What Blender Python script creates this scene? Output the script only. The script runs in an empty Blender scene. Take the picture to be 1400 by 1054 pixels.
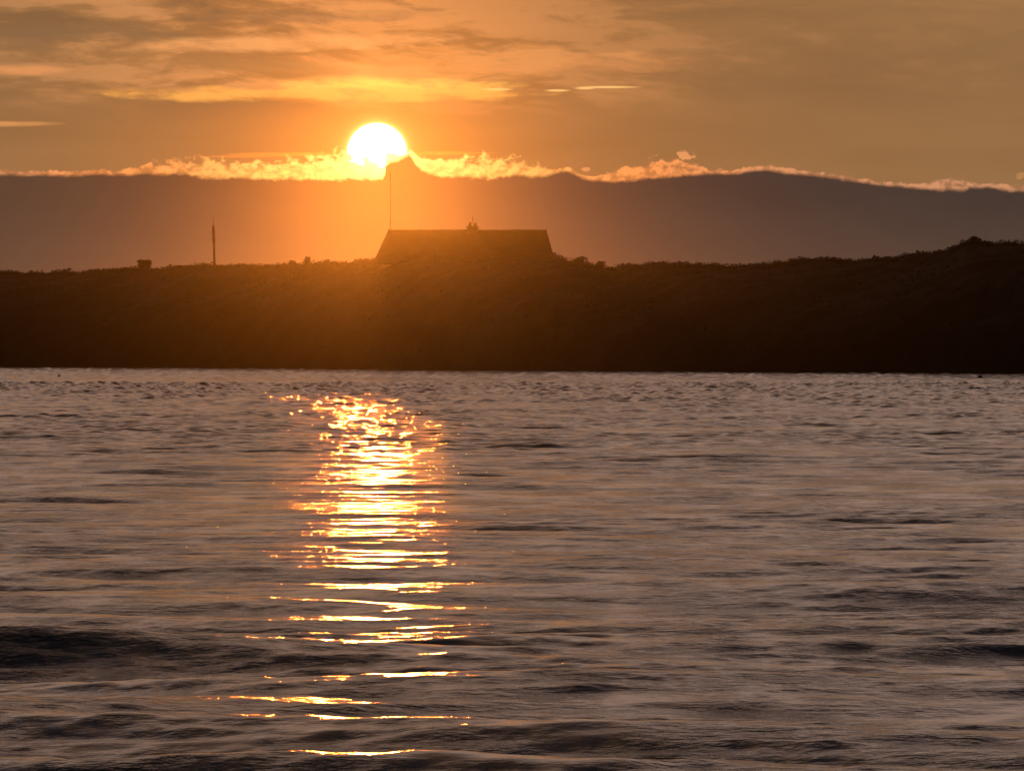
import bpy, bmesh, math, random
import numpy as np
random.seed(7); rng = np.random.default_rng(11)
C = bpy.context.scene.collection
R = math.radians
H_CAM = 2.2                       # camera height over the water (m)
K = 147.0                         # photo pixels per degree of view
def az(px): return (px-700.0)/K   # bearing in degrees, right positive
def el(py): return (468.0-py)/K   # elevation in degrees over the horizon
def at(px, r, z=0.0):
    a = R(az(px)); return (r*math.sin(a), r*math.cos(a), z)
def zat(py, r): return H_CAM + r*math.tan(R(el(py)))

# ------------------------------------------------------------------ helpers
def tag(o, label=None, cat=None, group=None, kind=None):
    if label: o['label'] = label
    if cat: o['category'] = cat
    if group: o['group'] = group
    if kind: o['kind'] = kind
    return o
def mesh_obj(name, verts, faces, mat, parent=None, smooth=False):
    me = bpy.data.meshes.new(name); me.from_pydata(verts, [], faces)
    me.materials.append(mat)
    if smooth: me.polygons.foreach_set('use_smooth', [True]*len(me.polygons))
    me.update()
    o = bpy.data.objects.new(name, me); C.objects.link(o)
    if parent: o.parent = parent
    return o
def bm_obj(name, bm, mat, parent=None, smooth=False):
    bmesh.ops.recalc_face_normals(bm, faces=bm.faces)
    me = bpy.data.meshes.new(name); bm.to_mesh(me); bm.free()
    me.materials.append(mat)
    if smooth: me.polygons.foreach_set('use_smooth', [True]*len(me.polygons))
    o = bpy.data.objects.new(name, me); C.objects.link(o)
    if parent: o.parent = parent
    return o
def empty(name, loc, rz=0):
    o = bpy.data.objects.new(name, None); C.objects.link(o)
    o.location = loc; o.rotation_euler = (0, 0, rz); o.empty_display_size = .3
    return o
def add_box(bm, x0, x1, y0, y1, z0, z1):
    v = [bm.verts.new(p) for p in ((x0,y0,z0),(x1,y0,z0),(x1,y1,z0),(x0,y1,z0),(x0,y0,z1),(x1,y0,z1),(x1,y1,z1),(x0,y1,z1))]
    for f in ((0,3,2,1),(4,5,6,7),(0,1,5,4),(1,2,6,5),(2,3,7,6),(3,0,4,7)): bm.faces.new([v[i] for i in f])
def add_lathe(bm, prof, n=14, off=(0,0,0)):     # prof: (radius, z, dx, dy)
    rings = []
    for p in prof:
        r, z = p[0], p[1]; dx = p[2] if len(p) > 2 else 0; dy = p[3] if len(p) > 3 else 0
        rings.append([bm.verts.new((off[0]+dx+r*math.cos(2*math.pi*i/n), off[1]+dy+r*math.sin(2*math.pi*i/n), off[2]+z)) for i in range(n)])
    for a, b in zip(rings, rings[1:]):
        for i in range(n): bm.faces.new((a[i], a[(i+1)%n], b[(i+1)%n], b[i]))
    bm.faces.new(rings[0][::-1]); bm.faces.new(rings[-1])
def add_bar(bm, a, b, r, n=6):
    from mathutils import Vector
    a = Vector(a); b = Vector(b); d = (b-a).normalized()
    u = d.orthogonal().normalized(); w = d.cross(u)
    ra = [bm.verts.new(a+(u*math.cos(2*math.pi*i/n)+w*math.sin(2*math.pi*i/n))*r) for i in range(n)]
    rb = [bm.verts.new(b+(u*math.cos(2*math.pi*i/n)+w*math.sin(2*math.pi*i/n))*r) for i in range(n)]
    for i in range(n): bm.faces.new((ra[i], ra[(i+1)%n], rb[(i+1)%n], rb[i]))
    bm.faces.new(ra[::-1]); bm.faces.new(rb)

# ------------------------------------------------------------------ node helper
class N:
    def __init__(s, tree): s.t = tree
    def node(s, kind, **kw):
        n = s.t.nodes.new(kind)
        for k, v in kw.items(): setattr(n, k, v)
        return n
    def put(s, sock, v):
        if isinstance(v, bpy.types.NodeSocket): s.t.links.new(v, sock)
        else: sock.default_value = v[:3] if (isinstance(v, tuple) and sock.type == 'VECTOR') else v
    def m(s, op, a, b=None, c=None, clamp=False):
        n = s.node('ShaderNodeMath', operation=op, use_clamp=clamp)
        s.put(n.inputs[0], a)
        if b is not None: s.put(n.inputs[1], b)
        if c is not None: s.put(n.inputs[2], c)
        return n.outputs[0]
    def add(s, a, b): return s.m('ADD', a, b)
    def sub(s, a, b): return s.m('SUBTRACT', a, b)
    def mul(s, a, b): return s.m('MULTIPLY', a, b)
    def step(s, v, lo, hi, a=0.0, b=1.0):
        n = s.node('ShaderNodeMapRange', interpolation_type='SMOOTHSTEP')
        s.put(n.inputs['Value'], v); s.put(n.inputs['From Min'], lo); s.put(n.inputs['From Max'], hi)
        s.put(n.inputs['To Min'], a); s.put(n.inputs['To Max'], b)
        return n.outputs[0]
    def gauss(s, v, c, w):      # exp(-((v-c)/w)^2)
        d = s.m('DIVIDE', s.sub(v, c), w)
        return s.m('EXPONENT', s.mul(s.mul(d, d), -1.0))
    def noise(s, vec, scale, detail=4, rough=.55, lac=2.0, dist=0.0):
        n = s.node('ShaderNodeTexNoise'); n.noise_dimensions = '3D'
        s.put(n.inputs['Vector'], vec); n.inputs['Scale'].default_value = scale
        n.inputs['Detail'].default_value = detail; n.inputs['Roughness'].default_value = rough
        n.inputs['Lacunarity'].default_value = lac; n.inputs['Distortion'].default_value = dist
        return n.outputs[0]
    def vec(s, x, y, z):
        n = s.node('ShaderNodeCombineXYZ'); s.put(n.inputs[0], x); s.put(n.inputs[1], y); s.put(n.inputs[2], z)
        return n.outputs[0]
    def mix(s, f, a, b, kind='MIX'):
        n = s.node('ShaderNodeMix', data_type='RGBA', blend_type=kind)
        s.put(n.inputs[0], f); s.put(n.inputs[6], a); s.put(n.inputs[7], b)
        return n.outputs[2]
    def scale(s, col, f):
        n = s.node('ShaderNodeVectorMath', operation='SCALE'); s.put(n.inputs[0], col); s.put(n.inputs['Scale'], f)
        return n.outputs[0]
    def vadd(s, a, b):
        n = s.node('ShaderNodeVectorMath', operation='ADD'); s.put(n.inputs[0], a); s.put(n.inputs[1], b)
        return n.outputs[0]
    def curve(s, v, lo, hi, pts, ylo, yhi):
        x = s.node('ShaderNodeMapRange'); s.put(x.inputs['Value'], v)
        x.inputs['From Min'].default_value = lo; x.inputs['From Max'].default_value = hi
        n = s.node('ShaderNodeFloatCurve'); cm = n.mapping; cu = cm.curves[0]
        P = [((a-lo)/(hi-lo), (b-ylo)/(yhi-ylo)) for a, b in pts]
        while len(cu.points) < len(P): cu.points.new(.5, .5)
        for p, q in zip(cu.points, P): p.location = q; p.handle_type = 'VECTOR'
        cm.update()
        s.put(n.inputs['Value'], x.outputs[0])
        return s.add(s.mul(n.outputs[0], yhi-ylo), ylo)
def rgb(r, g, b): return (r, g, b, 1.0)
def srgb(r, g, b):
    f = lambda c: (c/255/12.92) if c/255 <= .04045 else ((c/255+.055)/1.055)**2.4
    return (f(r), f(g), f(b), 1.0)

# ------------------------------------------------------------------ render settings
sc = bpy.context.scene
sc.render.engine = 'CYCLES'
sc.view_settings.view_transform = 'Standard'; sc.view_settings.look = 'None'
sc.view_settings.exposure = 0; sc.view_settings.gamma = 1
cy = sc.cycles
cy.use_denoising = True
cy.max_bounces = 5; cy.glossy_bounces = 3; cy.diffuse_bounces = 2; cy.volume_bounces = 0
cy.transmission_bounces = 2; cy.transparent_max_bounces = 8
cy.caustics_reflective = False; cy.caustics_refractive = False
cy.sample_clamp_indirect = 3.0
cy.pixel_filter_type = 'BLACKMAN_HARRIS'; cy.filter_width = 1.6

# ------------------------------------------------------------------ the sun
SUN_AZ, SUN_EL = az(515), el(209)
sd = bpy.data.lights.new('sun', 'SUN'); sd.energy = SUN_E = 0.34; sd.angle = R(.53); sd.color = (1, .20, .022)
so = bpy.data.objects.new('sun', sd); C.objects.link(so)
from mathutils import Vector
sv = Vector((math.sin(R(SUN_AZ))*math.cos(R(SUN_EL)), math.cos(R(SUN_AZ))*math.cos(R(SUN_EL)), math.sin(R(SUN_EL))))
so.rotation_euler = sv.to_track_quat('Z', 'Y').to_euler(); so.location = (0, 100, 40)

# ------------------------------------------------------------------ the sky (world, by direction)
w = bpy.data.worlds.new('World'); sc.world = w; w.use_nodes = True
w.cycles.sampling_method = 'NONE'
t = w.node_tree; t.nodes.clear(); n = N(t)
tc = n.node('ShaderNodeTexCoord'); sp = n.node('ShaderNodeSeparateXYZ'); t.links.new(tc.outputs['Generated'], sp.inputs[0])
U = n.mul(n.m('ARCTAN2', sp.outputs[0], sp.outputs[1]), 57.29578)
V = n.mul(n.m('ARCSINE', sp.outputs[2]), 57.29578)
dU = n.sub(U, SUN_AZ); dV = n.sub(V, SUN_EL)
rr = n.m('SQRT', n.add(n.mul(dU, dU), n.mul(dV, dV)))
# clear sky: browner away from the sun, mauve grey higher up
near = n.m('EXPONENT', n.mul(rr, -1/2.2))
base = n.mix(near, srgb(145, 108, 70), srgb(176, 110, 54))
base = n.mix(n.step(V, 3.3, 7), base, srgb(196, 164, 148))
base = n.mix(n.step(V, 10, 32), base, srgb(58, 52, 62))
# thin high cloud streaks
wv = n.noise(n.vec(n.mul(U, .5), n.mul(V, 1.2), 3.1), 1.0, 3, .5)
wv = n.mul(n.sub(wv, .5), 1.5)
f1 = n.noise(n.vec(n.mul(U, .42), n.add(n.mul(V, 2.3), n.add(wv, n.mul(U, .10))), 7.7), 1.0, 7, .58)
f2 = n.noise(n.vec(n.mul(U, 1.5), n.add(n.mul(V, 6.5), n.add(wv, n.mul(U, .35))), 1.7), 1.0, 6, .62)
ff = n.add(n.mul(f1, .68), n.mul(f2, .32))
upw = n.mul(n.step(V, 1.95, 2.5), n.add(.14, n.mul(.86, n.gauss(U, -2.2, 3.4))))
bright = n.mul(n.step(ff, .49, .58), upw)
dark = n.mul(n.step(ff, .50, .41), upw)
hot = n.m('EXPONENT', n.mul(rr, -1/1.1))
sky = n.mix(n.mul(bright, .85), base, n.mix(near, srgb(190, 136, 90), srgb(248, 160, 86)))
sky = n.mix(n.mul(dark, .85), sky, srgb(118, 88, 60))
low = n.noise(n.vec(n.mul(U, .5), n.mul(V, 4.0), 4.4), 1.0, 5, .5)
sky = n.scale(sky, n.add(.86, n.mul(low, .28)))
# named streaks: centre x, y, half width, half height (photo measure), colour, strength
def streak(col, x, y, hw, hh, c, k, tilt=0.0, rag=1.0):
    uu = n.m('DIVIDE', n.sub(U, az(x)), hw/K)
    vv = n.m('DIVIDE', n.sub(n.sub(V, el(y)), n.mul(n.sub(U, az(x)), tilt)), hh/K)
    q = n.add(n.mul(uu, uu), n.mul(vv, vv))
    q = n.add(q, n.mul(n.sub(f2, .5), 3.0*rag))
    return n.mix(n.mul(n.step(q, 1.6, -.2), k), col, c)
sky = streak(sky, 515, 116, 150, 12, rgb(1.15, .62, .12), 1.0, 0, 1.7)
sky = streak(sky, 440, 128, 260, 10, srgb(255, 176, 84), .85, 0, 1.9)
sky = streak(sky, 600, 84, 230, 20, srgb(246, 164, 92), .6, .02, 2)
sky = streak(sky, 380, 60, 200, 12, srgb(250, 172, 104), .7, .03, 2)
sky = streak(sky, 300, 88, 170, 16, srgb(166, 116, 68), .8, -.04, 1.4)
sky = streak(sky, 120, 48, 140, 16, srgb(138, 103, 70), .7, .05, 1.5)
sky = streak(sky, 430, 22, 190, 9, srgb(140, 103, 70), .5, .02, 1.8)
sky = streak(sky, 35, 97, 60, 7, srgb(232, 154, 92), .8, 0, 1)
sky = streak(sky, 10, 170, 70, 4, srgb(232, 158, 92), .8, 0, .8)
sky = streak(sky, 780, 85, 230, 14, srgb(214, 142, 84), .6, 0, 2)
for x, y, hw in ((680, 122, 20), (762, 123.5, 17), (832, 119, 42), (800, 120.5, 14)):
    sky = streak(sky, x, y, hw, 1.8, srgb(255, 200, 120), .95, 0, .25)
sky = streak(sky, 400, 211, 85, 3.0, srgb(250, 150, 60), .8, 0, .6)
sky = streak(sky, 610, 209, 60, 3.0, srgb(250, 150, 60), .8, 0, .6)
sky = streak(sky, 330, 214, 60, 2.0, srgb(236, 140, 70), .6, 0, .6)
# aureole round the sun
aur = n.add(n.mul(n.m('EXPONENT', n.mul(rr, -1/.16)), 1.7), n.mul(n.m('EXPONENT', n.mul(rr, -1/.5)), .12))
sky = n.vadd(sky, n.scale(rgb(1, .42, .07), aur))
sky = n.vadd(sky, n.scale(rgb(1.6, .95, .3), n.m('EXPONENT', n.mul(n.m('MAXIMUM', n.sub(rr, .262), 0.0), -1/.028))))
disc = n.step(rr, .283, .262)
sky = n.vadd(sky, n.scale(rgb(14, 10, 6.0), disc))
# cloud bank low over the land
top = [(0,237),(40,240),(90,240),(130,237),(180,238),(205,235),(240,236),(265,242),(320,242),(380,244),(430,243),(480,244),(520,244),(545,240),(575,231),(600,239),(650,242),(700,239),(740,240),(760,236),(775,233),(790,240),(810,247),(830,246),(860,245),(900,243),(930,240),(960,237),(1000,235),(1030,232),(1060,233),(1100,238),(1150,244),(1200,250),(1260,257),(1300,266),(1325,258),(1350,255),(1375,262),(1400,260)]
top1 = n.curve(U, -5.0, 5.0, [(-5.0, el(240))]+[(az(a), el(b)) for a, b in top]+[(5.0, el(266))], 1.2, 2.0)
top2 = n.curve(U, az(480), az(600), [(az(a), el(b)) for a, b in ((480,260),(522,246),(526,238),(527.5,225),(534,220),(545,218),(558,211),(562,213),(567,222),(577,233),(588,250),(600,260))], 1.2, 2.0)
fine = n.noise(n.vec(n.mul(U, 1.0), n.mul(V, 1.3), 2.2), 14.0, 5, .6)
thick = n.curve(U, -5.0, 5.0, [(-5, .035)]+[(az(a), b) for a, b in ((0,.035),(90,.03),(180,.045),(200,.07),(240,.12),(280,.15),(320,.13),(380,.15),(430,.18),(475,.22),(500,.2),(556,.02),(575,.12),(600,.14),(660,.17),(700,.14),(745,.09),(760,.03),(775,.03),(810,.03),(822,.05),(850,.10),(900,.15),(945,.11),(965,.03),(1000,.035),(1060,.03),(1100,.03),(1250,.03),(1270,.06),(1300,.10),(1325,.05),(1345,.02),(1380,.06),(1400,.05))]+[(5, .03)], 0, .3)
topn = n.m('MAXIMUM', n.add(top1, n.mul(n.sub(fine, .5), n.add(.02, n.mul(thick, .45)))), top2)
lump = n.noise(n.vec(U, n.mul(V, 1.2), 6.2), 3.2, 4, .55)
topn = n.add(topn, n.mul(n.mul(n.sub(lump, .5), .09), n.step(n.m('ABSOLUTE', n.sub(U, az(545))), .15, .6)))
hgt = n.sub(V, topn)
bank = n.step(n.add(hgt, n.mul(n.sub(fine, .5), .03)), .016, -.030)
# lit ragged edge of the bank
puff = n.noise(n.vec(n.mul(U, 1.0), n.mul(V, 1.35), 9.2), 10.0, 5, .56, dist=.25)
tt = n.m('DIVIDE', hgt, thick)
rim = n.step(n.add(tt, n.mul(n.sub(puff, .5), 2.2)), 1.20, .72)
rim = n.mul(rim, n.step(hgt, .45, .30))
rimk = n.m('EXPONENT', n.mul(n.m('ABSOLUTE', dU), -1/1.25))
rimcol = n.mix(n.step(rimk, .12, .62), n.mix(n.step(rimk, 0, .14), srgb(198, 138, 98), srgb(240, 148, 82)), rgb(1.25, .72, .17))
rimcol = n.scale(rimcol, n.step(puff, .62, .38, .62, 1.12))
lit = n.vadd(rimcol, n.scale(rgb(2.4, 1.7, .6), n.m('EXPONENT', n.mul(rr, -1/.22))))
sky = n.mix(n.mul(rim, 1.0), sky, lit)
# two stray puffs over the bank
def puffy(col, x, y, hw, hh, c):
    uu = n.m('DIVIDE', n.sub(U, az(x)), hw/K); vv = n.m('DIVIDE', n.sub(V, el(y)), hh/K)
    q = n.add(n.add(n.mul(uu, uu), n.mul(vv, vv)), n.mul(n.sub(puff, .5), 6.0))
    return n.mix(n.mul(n.step(q, 1.0, .3), .85), col, c)
sky = puffy(sky, 940, 212, 12, 8, srgb(236, 156, 98))
sky = puffy(sky, 897, 213, 4, 3, srgb(210, 150, 100))
sky = puffy(sky, 802, 231, 6, 3, srgb(226, 150, 90))
sky = puffy(sky, 1395, 240, 8, 5, srgb(186, 128, 84))
# body of the bank
bn = n.noise(n.vec(n.mul(U, .8), n.mul(V, 2.5), 5.5), 1.0, 5, .55)
lit_low = n.step(V, 1.6, .75)
bcol = n.mix(n.step(U, -4.5, 3.5), srgb(78, 60, 48), srgb(64, 53, 48))
bcol = n.mix(n.mul(lit_low, .5), bcol, srgb(87, 69, 59))
bcol = n.scale(bcol, n.add(.84, n.mul(bn, .32)))
down = n.mul(n.m('EXPONENT', n.mul(n.m('SQRT', n.add(n.mul(n.mul(dU, dU), 1.6), n.mul(n.mul(dV, dV), .75))), -1/.50)), .26)
bcol = n.vadd(bcol, n.scale(rgb(1, .33, .035), down))
sky = n.mix(bank, sky, bcol)
# behind the camera and overhead: physical dusk sky
nish = n.node('ShaderNodeTexSky', sky_type='NISHITA'); nish.sun_disc = False
nish.sun_elevation = R(SUN_EL); nish.sun_rotation = R(SUN_AZ)
away = n.step(n.m('ABSOLUTE', U), 35, 110)
back = n.scale(nish.outputs[0], .10)
tot = n.mix(n.mul(n.m('MAXIMUM', away, n.step(V, 25, 60)), .6), sky, back)
tot = n.scale(tot, n.step(n.m('ABSOLUTE', U), 20, 80, 1.0, .12))
bg = n.node('ShaderNodeBackground'); n.put(bg.inputs[0], tot); bg.inputs[1].default_value = 1.0
out = n.node('ShaderNodeOutputWorld'); t.links.new(bg.outputs[0], out.inputs[0])

# ------------------------------------------------------------------ materials
def material(name, c1, c2, scale=3.0, rough=.85, bump=.0, spec=.3):
    m = bpy.data.materials.new(name); m.use_nodes = True
    k = N(m.node_tree); b = m.node_tree.nodes['Principled BSDF']
    g = k.node('ShaderNodeTexCoord')
    f = k.noise(g.outputs['Object'], scale, 6, .6)
    k.put(b.inputs['Base Color'], k.mix(k.step(f, .35, .65), rgb(*c1), rgb(*c2)))
    b.inputs['Roughness'].default_value = rough; b.inputs['Specular IOR Level'].default_value = spec
    if bump:
        bp = k.node('ShaderNodeBump'); bp.inputs['Distance'].default_value = bump; bp.inputs['Strength'].default_value = 1
        k.put(bp.inputs['Height'], k.noise(g.outputs['Object'], scale*4, 4, .6)); k.put(b.inputs['Normal'], bp.outputs[0])
    return m
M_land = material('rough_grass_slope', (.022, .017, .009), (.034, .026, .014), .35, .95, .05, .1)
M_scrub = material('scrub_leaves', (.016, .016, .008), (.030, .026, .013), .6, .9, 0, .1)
M_bush = material('bush_leaves', (.020, .026, .010), (.045, .045, .02), 1.5, .9, 0, .1)
M_stem = material('bark', (.05, .04, .03), (.09, .07, .05), 8, .9, .01)
M_roof = material('slate_roof', (.040, .036, .034), (.050, .046, .042), 1.2, .95, 0, .05)
M_wall = material('rendered_wall', (.16, .15, .13), (.21, .20, .175), 1.2, .9, .004)
M_brick = material('chimney_brick', (.09, .06, .05), (.13, .09, .07), 5, .9, 0)
M_pot = material('clay_pot', (.10, .07, .05), (.14, .09, .07), 9, .9)
M_metal = material('dull_steel', (.10, .10, .10), (.17, .165, .16), 6, .6)
M_dark = material('dark_plastic', (.010, .010, .011), (.022, .021, .02), 10, .55)
M_pale = material('pale_plastic', (.55, .53, .48), (.72, .70, .66), 10, .5)
M_wood = material('grey_timber', (.10, .08, .06), (.17, .14, .11), 5, .85)
M_glass = material('dark_glass', (.02, .022, .025), (.03, .032, .035), 2, .12, 0, .5)

# water: nearly black body under a clear reflecting surface
M_water = bpy.data.materials.new('sea_water'); M_water.use_nodes = True
k = N(M_water.node_tree); b = M_water.node_tree.nodes['Principled BSDF']
b.inputs['Base Color'].default_value = rgb(.012, .010, .012)
b.inputs['IOR'].default_value = 1.333; b.inputs['Roughness'].default_value = .10
g = k.node('ShaderNodeNewGeometry'); s = k.node('ShaderNodeSeparateXYZ'); k.put(s.inputs[0], g.outputs['Position'])
r1 = k.noise(k.vec(k.mul(s.outputs[0], 4.6), k.mul(s.outputs[1], 7.5), 0.0), 1.0, 4, .55)
r2 = k.noise(k.vec(k.mul(s.outputs[0], 19), k.mul(s.outputs[1], 28), 4.0), 1.0, 3, .6)
env = k.noise(k.vec(k.mul(s.outputs[0], .9), k.mul(s.outputs[1], .42), 9.0), 1.0, 4, .6)
hsum = k.mul(k.add(k.mul(r1, .024), k.mul(r2, .0060)), k.step(env, .36, .66, .25, 1.9))
bp = k.node('ShaderNodeBump'); bp.inputs['Strength'].default_value = 1.0; bp.inputs['Distance'].default_value = 1.0
k.put(bp.inputs['Height'], hsum); k.put(b.inputs['Normal'], bp.outputs[0])

# ------------------------------------------------------------------ water surface with modelled waves
def segs(*parts):
    o = []
    for a, b_, st in parts: o.append(np.arange(a, b_, st))
    return np.concatenate(o)
rad = np.concatenate([segs((1.5, 26, 1.2), (26, 90, .055), (90, 200, .13), (200, 330, .21), (330, 600, .5)), np.geomspace(600, 3000, 26)])
dense = np.linspace(-6.0, 6.0, 620)
side = np.array([6.3, 6.7, 7.2, 8, 9, 10.5, 12.5, 15, 19, 25, 33, 44, 60, 80])
ang = np.radians(np.concatenate([-side[::-1], dense, side]))
RR, AA = np.meshgrid(rad, ang, indexing='ij')
X = (RR*np.sin(AA)).astype(np.float32); Y = (RR*np.cos(AA)).astype(np.float32)
step_r = np.gradient(rad)[:, None].astype(np.float32)
Z = np.zeros_like(X)
waves = []
def band(nw, l0, l1, amp, spread, mean=0.0):
    for i in range(nw):
        L = l0*(l1/l0)**((i+rng.random())/nw)
        a = amp*(.6+.8*rng.random())*(L/math.sqrt(l0*l1))
        th = mean + rng.normal(0, R(spread)); waves.append((L, a, th, rng.random()*6.283))
band(5, 4.2, 8.5, .036, 13, R(-10))
band(8, 2.0, 4.0, .010, 18)
band(20, .85, 1.9, .0040, 13)
band(24, .36, .80, .0018, 26)
band(26, .20, .42, .0007, 50)
cross = len(waves)
band(22, .45, 1.8, .0034, 26, R(78)); band(14, .25, .5, .0011, 60, R(-80))
# slow patches of rougher and calmer water
patch = np.zeros_like(X)
for i in range(9):
    L = 5*(60/5)**rng.random(); th = rng.random()*6.283
    patch += np.cos(X*np.float32(6.283/L*math.cos(th)) + Y*np.float32(6.283/L*.4*math.sin(th)) + np.float32(rng.random()*6.283))
patch = np.clip(1 + .12*patch, .6, 1.45)
for wi, (L, a, th, ph) in enumerate(waves):
    kx, ky = 2*math.pi/L*math.sin(th), 2*math.pi/L*math.cos(th)
    fade = np.clip((L/step_r - 1.9)/1.6, 0, 1).astype(np.float32)
    if not fade.any(): continue
    rows = np.nonzero(fade[:, 0] > 0)[0]
    p = X[rows]*np.float32(kx) + Y[rows]*np.float32(ky) + np.float32(ph)
    c = np.cos(p)
    if L > .5: c = c + .28*np.cos(2*p)       # sharper crests
    q = patch[rows] if L < 2.2 else np.interp(RR[rows], [30, 42, 66], [1.0, 1.0, .22 if L > 4 else .33]).astype(np.float32)   # swell steepens towards the near shore
    if L < .85 and wi < cross: q = q*np.interp(RR[rows], [30, 65, 100, 150, 280], [.8, .42, .40, .9, 1.7]).astype(np.float32)
    if wi >= cross: q = q*np.interp(RR[rows], [30, 65, 110, 190, 320], [.15, .12, .2, 1.2, 3.0]).astype(np.float32)   # the breeze is fresher out towards the headland
    Z[rows] += np.float32(a)*fade[rows]*c*q
cols = np.abs(np.degrees(AA)) > 6.2
Z[cols] *= .5
nr, nc = X.shape
co = np.empty((nr*nc, 3), np.float32); co[:, 0] = X.ravel(); co[:, 1] = Y.ravel(); co[:, 2] = Z.ravel()
ii = (np.arange(nr-1)[:, None]*nc + np.arange(nc-1)[None, :]).ravel().astype(np.int32)
quads = np.stack([ii, ii+1, ii+1+nc, ii+nc], 1)[:, ::-1].astype(np.int32)
me = bpy.data.meshes.new('water'); nf = len(quads)
me.vertices.add(nr*nc); me.vertices.foreach_set('co', co.ravel())
me.loops.add(nf*4); me.loops.foreach_set('vertex_index', quads.ravel())
me.polygons.add(nf); me.polygons.foreach_set('loop_start', np.arange(0, nf*4, 4, dtype=np.int32))
me.polygons.foreach_set('use_smooth', np.ones(nf, bool))
me.update(calc_edges=True)
if me.polygons[0].normal.z < 0: me.flip_normals()
me.materials.append(M_water)
wo = bpy.data.objects.new('water', me); C.objects.link(wo)
tag(wo, 'dark rippled sea with a bright path of sunlight', kind='structure')

# ------------------------------------------------------------------ headland
ridge = [(-1500,455),(-1100,420),(-700,392),(-300,378),(-60,371),(0,370),(50,371),(100,369),(150,367),(185,366),(205,366),(230,362),(260,360),(330,361),(360,360),(400,358),(440,356),(475,356),(497,352.5),(560,351.5),(600,352.5),(700,351),(740,347),(757,346),(775,354),(800,357),(835,363),(855,360),(900,358),(960,360),(1000,361),(1060,358),(1100,351),(1130,350),(1160,352),(1200,352),(1225,350),(1240,345),(1270,343),(1290,342),(1305,337),(1320,329),(1335,326),(1350,328),(1380,328),(1400,331),(1450,328),(1550,336),(1700,350),(2000,372),(2400,410),(2900,455)]
rx = np.array([p[0] for p in ridge], float); ry = np.array([p[1] for p in ridge], float)
def shore_r(px):
    y = np.interp(px, [-1500, 0, 350, 700, 1400, 2900], [503, 502, 503.5, 507, 511, 512])
    return H_CAM/np.tan(np.radians((y-468)/K))
def ridge_r(px): return shore_r(px) + 30
def vnoise(x, y, seed):
    g = np.random.default_rng(seed); T = g.random((256, 256))
    xi = np.floor(x).astype(int); yi = np.floor(y).astype(int); fx = x-xi; fy = y-yi
    fx = fx*fx*(3-2*fx); fy = fy*fy*(3-2*fy)
    a = T[xi % 256, yi % 256]; b_ = T[(xi+1) % 256, yi % 256]; c = T[xi % 256, (yi+1) % 256]; d = T[(xi+1) % 256, (yi+1) % 256]
    return (a*(1-fx)+b_*fx)*(1-fy)+(c*(1-fx)+d*fx)*fy - .5
def land_z(px, r):
    px = np.asarray(px, float); r = np.asarray(r, float)
    s0 = shore_r(px); rr_ = ridge_r(px)
    Hr = H_CAM + rr_*np.tan(np.radians((468-np.interp(px, rx, ry))/K)) - .15
    s_ = (r-s0)/30.0
    up = np.interp(s_, [-.5, 0, .03, .12, .3, .6, .85, 1.0], [-.15, -.02, .05, .34, .58, .82, .95, 1.0])
    back_ = np.interp(r-rr_, [0, 10, 40, 300], [0, 1.7, 2.0, 6.0])
    z = np.where(s_ <= 1, Hr*up, Hr-back_)
    xx = r*np.sin(np.radians(az(px)))
    wgt = np.clip(s_*6, 0, 1)
    z = z + wgt*(vnoise(xx*.12, r*.15, 1)*1.1*np.clip(1-s_, 0, .5)*2 + vnoise(xx*.5, r*.5, 2)*.30 + vnoise(xx*1.6, r*1.6, 3)*.13)
    return z
pxs = np.concatenate([np.linspace(-1500, -60, 120, endpoint=False), np.arange(-60, 1460, 3.0), np.linspace(1460, 2900, 120)])
ts = np.concatenate([np.linspace(-14, 0, 6, endpoint=False), np.linspace(0, 34, 90, endpoint=False), np.linspace(34, 60, 24, endpoint=False), np.geomspace(60, 300, 14)])
PX, TT = np.meshgrid(pxs, ts, indexing='ij'); RL = shore_r(PX)+TT
ZL = land_z(PX, RL); XL = RL*np.sin(np.radians(az(PX))); YL = RL*np.cos(np.radians(az(PX)))
a_, b_ = PX.shape
vs = np.stack([XL, YL, ZL], -1).reshape(-1, 3).tolist()
fs = [(i*b_+j, (i+1)*b_+j, (i+1)*b_+j+1, i*b_+j+1) for i in range(a_-1) for j in range(b_-1)]
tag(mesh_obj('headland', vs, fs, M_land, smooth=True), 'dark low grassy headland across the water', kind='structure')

# scrub and tussocks over the slope: nobody could count them
def leaf_cloud(verts, faces, c, rad_, nl, size, flat=1.0):
    for _ in range(nl):
        while True:
            p = (random.uniform(-1, 1), random.uniform(-1, 1), random.uniform(-1, 1))
            if p[0]**2+p[1]**2+p[2]**2 < 1: break
        q = (c[0]+p[0]*rad_[0], c[1]+p[1]*rad_[1], c[2]+p[2]*rad_[2])
        a = random.uniform(0, 6.283); e = random.uniform(-.3, 1.3); sz = size*random.uniform(.6, 1.4)
        d = (math.cos(a)*math.cos(e)*sz, math.sin(a)*math.cos(e)*sz, math.sin(e)*sz)
        s_ = (-math.sin(a)*sz*.35, math.cos(a)*sz*.35, random.uniform(-.2, .2)*sz)
        i = len(verts)
        verts += [(q[0]-s_[0], q[1]-s_[1], q[2]-s_[2]), (q[0]+s_[0], q[1]+s_[1], q[2]+s_[2]), (q[0]+d[0], q[1]+d[1], q[2]+d[2])]
        faces.append((i, i+1, i+2))
vv, fc = [], []
for _ in range(4200):
    px = random.uniform(-160, 1560)
    tt_ = random.choice((random.uniform(1.5, 30), random.uniform(26, 31)))
    r = float(shore_r(px))+tt_; z = float(land_z(px, r)); x, y, _z = at(px, r)
    s_ = random.uniform(.10, .30)*(1.5 if random.random() < .06 else 1)
    leaf_cloud(vv, fc, (x, y, z+s_*.25), (s_*1.6, s_*1.2, s_*.45), 13, s_*.6)
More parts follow.
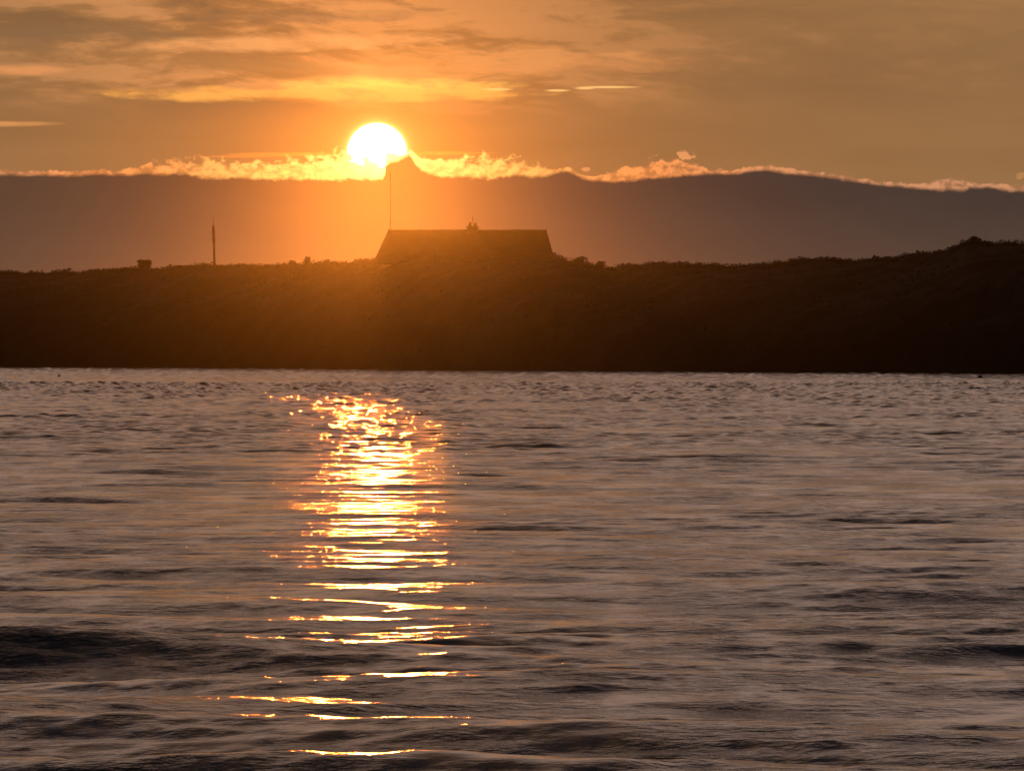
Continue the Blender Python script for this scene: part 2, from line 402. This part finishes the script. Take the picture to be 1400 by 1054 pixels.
tag(mesh_obj('scrub', vv, fc, M_scrub), 'low scrub and tussocks covering the headland slope', kind='stuff')

# ------------------------------------------------------------------ bushes standing up from the skyline
def bush(px, py_top, hw, label, r_off=1.0, wedge=False, ntuft=26, py_base=None):
    r = float(ridge_r(px))+r_off; zb = float(land_z(px, r)); zt = zat(py_top, r)
    hm = hw*r*math.tan(R(1/K)); x, y, _ = at(px, r); h = zt-zb
    root = empty('bush', (x, y, zb)); tag(root, label, 'bush', 'bushes along the skyline')
    verts, faces = [], []
    for _ in range(ntuft):
        u = random.uniform(-1, 1); f = random.random()
        wd = (.72+.28*f) if wedge else math.sqrt(max(0, 1-(f*.95)**2))
        zc = h*(.12+.78*f) if wedge else h*(.15+.72*f)
        leaf_cloud(verts, faces, (u*hm*wd*.85, random.uniform(-.5, .5)*hm, zc), (hm*.24, hm*.24, h*.12), 40, .11)
    mesh_obj('foliage', verts, faces, M_bush, root)
    bm = bmesh.new()
    for a in (-.4, 0, .35): 
        add_bar(bm, (a*.15*hm, 0, -.1), (a*hm*.7, .05*a, h*.45), .035); add_bar(bm, (a*hm*.7, .05*a, h*.45), (a*hm*1.3, -.1*a, h*.8), .022)
    bm_obj('stem', bm, M_stem, root)
bush(197, 355.5, 10.5, 'flat topped wedge shaped bush on the skyline left of the mast', 1.0, True, 90)
bush(420, 350.5, 6, 'small rounded bush on the skyline just left of the sun', 1.0)
bush(399, 355, 5, 'tiny low bush beside the small rounded bush', 1.0, False, 14)
bush(795, 350.5, 10, 'ragged bush on the slope just right of the house', 0.5, False, 34)
bush(822, 357, 8, 'low sparse bush right of the ragged bush by the house', 0.5, False, 18)
bush(1333, 323.5, 9, 'bush crowning the highest hump at the right', 0.6, False, 24)
bush(1198, 349.5, 6, 'small low bush on the dip before the right hump', 0.6, False, 14)

# ------------------------------------------------------------------ house
HR = float(ridge_r(635))+12
hx, hy, _ = at(635, HR); mpp = HR*math.tan(R(1/K))           # metres per photo pixel there
root = empty('house', (hx, hy, 6.2), -R(az(635)))
tag(root, 'long low house with a steep hipped roof on top of the headland', 'house')
def lx(px): return (px-635)*mpp
z_e, z_r = zat(359.5, HR)-6.2, zat(315.5, HR)-6.2
x0, x1, xr0, xr1 = lx(510.5), lx(759), lx(530), lx(747.5)
bm = bmesh.new(); dp = 3.6
for za, zb2, ex in ((z_e, z_r, 0),):
    P = [(x0, -dp, za), (x1, -dp, za), (x1, dp, za), (x0, dp, za), (xr0, 0, zb2), (xr1, 0, zb2)]
    v = [bm.verts.new(p) for p in P]; e = [bm.verts.new((p[0], p[1], p[2]-.16)) for p in P[:4]]
    for f in ((0, 1, 5, 4), (2, 3, 4, 5), (1, 2, 5), (3, 0, 4)): bm.faces.new([v[i] for i in f])
    for i in range(4): bm.faces.new((v[i], e[i], e[(i+1) % 4], v[(i+1) % 4]))
    bm.faces.new(e)
roof = bm_obj('roof', bm, M_roof, root)
bm = bmesh.new(); add_bar(bm, (xr0, 0, z_r+.02), (xr1, 0, z_r+.02), .09); bm_obj('ridge_tiles', bm, M_roof, roof)
bm = bmesh.new(); add_box(bm, x0+.55, x1-.45, -dp+.35, dp-.35, -.6, z_e-.162); bm_obj('wall', bm, M_wall, root)
bm = bmesh.new(); cx = lx(646)
add_box(bm, cx-.46, cx+.46, -.33, .33, z_r-.6, z_r+.30); add_box(bm, cx-.54, cx+.54, -.41, .41, z_r+.30, z_r+.40)
ch = bm_obj('chimney', bm, M_brick, roof)
bm = bmesh.new()
add_lathe(bm, [(.15, .402), (.13, .45), (.11, .70), (.14, .74)], 12, (cx-.2, 0, z_r)); bm_obj('chimney_pot', bm, M_pot, root)
bm = bmesh.new()
add_lathe(bm, [(.15, .402), (.12, .45), (.11, .62), (.13, .66)], 12, (cx+.24, 0, z_r)); bm_obj('chimney_pot', bm, M_pot, root)
bm = bmesh.new(); add_bar(bm, (cx+.02, 0, z_r+.4), (cx+.02, 0, z_r+1.22), .03)
add_bar(bm, (cx-.22, 0, z_r+.86), (cx+.2, 0, z_r+.98), .018)
for q in (-.16, -.04, .1): add_bar(bm, (cx+q, -.2, z_r+.90+q*.28), (cx+q, .2, z_r+.90+q*.28), .012)
bm_obj('aerial', bm, M_metal, root)

# ------------------------------------------------------------------ flagpole and mast
r = HR+6; x, y, _ = at(533.5, r); zb = float(land_z(533.5, r)); zt = zat(236, r)
root = empty('flagpole', (x, y, zb)); tag(root, 'thin bare flagpole rising behind the left end of the house roof', 'pole')
bm = bmesh.new(); add_lathe(bm, [(.05, -.3), (.05, .1), (.042, 2.0), (.026, zt-zb-.15), (.024, zt-zb-.1)], 10); bm_obj('pole', bm, M_metal, root)
bm = bmesh.new(); add_lathe(bm, [(.02, -.1), (.05, -.06), (.06, 0), (.05, .06), (.02, .1)], 10, (0, 0, zt-zb)); bm_obj('finial', bm, M_metal, root)
r = float(ridge_r(292))+4; x, y, _ = at(293, r); zb = float(land_z(293, r)); zt = zat(298, r); mp = r*math.tan(R(1/K))
root = empty('radio_mast', (x, y, zb)); tag(root, 'slim radio mast with a thicker upper half on the left skyline', 'mast')
h = zt-zb; ln = -2.2*mp
bm = bmesh.new(); add_lathe(bm, [(.11, -.3), (.11, .1), (.095, h*.55, ln*.55)], 10); bm_obj('pole', bm, M_wood, root)
bm = bmesh.new(); add_lathe(bm, [(.10, h*.55, ln*.55), (.125, h*.57, ln*.57), (.115, h*.84, ln*.84), (.05, h*.87, ln*.87)], 10); bm_obj('antenna', bm, M_dark, root)
bm = bmesh.new(); add_lathe(bm, [(.035, h*.87, ln*.87), (.02, h, ln)], 8); bm_obj('rod', bm, M_metal, root)
for q in (.56, .68, .80):
    bm = bmesh.new(); add_bar(bm, (ln*q-.2, 0, h*q), (ln*q+.2, 0, h*q), .03); bm_obj('bracket', bm, M_metal, root)

# ------------------------------------------------------------------ two floats near the far shore
def buoy(px, r, s, mat, label):
    x, y, _ = at(px, r); root = empty('buoy', (x, y, 0)); tag(root, label, 'buoy', 'floats near the far shore')
    bm = bmesh.new(); add_lathe(bm, [(.05*s, -.22*s), (.16*s, -.12*s), (.22*s, .02*s), (.20*s, .14*s), (.12*s, .23*s), (.05*s, .26*s)], 16); bm_obj('float', bm, mat, root, True)
    bm = bmesh.new(); add_bar(bm, (0, 0, .25*s), (0, 0, .40*s), .022*s)
    for i in range(10):
        a = 2*math.pi*i/10; a2 = 2*math.pi*(i+1)/10
        add_bar(bm, (.05*s*math.cos(a), 0, .44*s+.05*s*math.sin(a)), (.05*s*math.cos(a2), 0, .44*s+.05*s*math.sin(a2)), .014*s, 5)
    bm_obj('mooring_ring', bm, M_metal, root)
buoy(1340, 372, .85, M_dark, 'black buoy on the water close under the shore at far right')
buoy(80.5, 395, .5, M_pale, 'small pale buoy on the water near the shore at far left')

# ------------------------------------------------------------------ haze
hz = bpy.data.materials.new('sea_haze'); hz.use_nodes = True; tr = hz.node_tree; tr.nodes.clear()
pv = tr.nodes.new('ShaderNodeVolumePrincipled'); mo = tr.nodes.new('ShaderNodeOutputMaterial')
pv.inputs['Color'].default_value = (.57, .71, .51, 1); pv.inputs['Density'].default_value = .000031
pv.inputs['Anisotropy'].default_value = .981
tr.links.new(pv.outputs[0], mo.inputs['Volume'])
bm = bmesh.new(); add_box(bm, -3200, 3200, -60, 3200, -8, 17.8)
tag(bm_obj('haze', bm, hz), 'thin glowing sea haze', kind='stuff')

# ------------------------------------------------------------------ camera
cd = bpy.data.cameras.new('camera'); cam = bpy.data.objects.new('camera', cd); C.objects.link(cam)
cam.location = (0, 0, H_CAM); cam.rotation_euler = (R(90-(527-468)/K), 0, 0)
cd.sensor_width = 36; cd.lens = 18/math.tan(R(700/K)); cd.clip_start = .5; cd.clip_end = 20000
sc.camera = cam
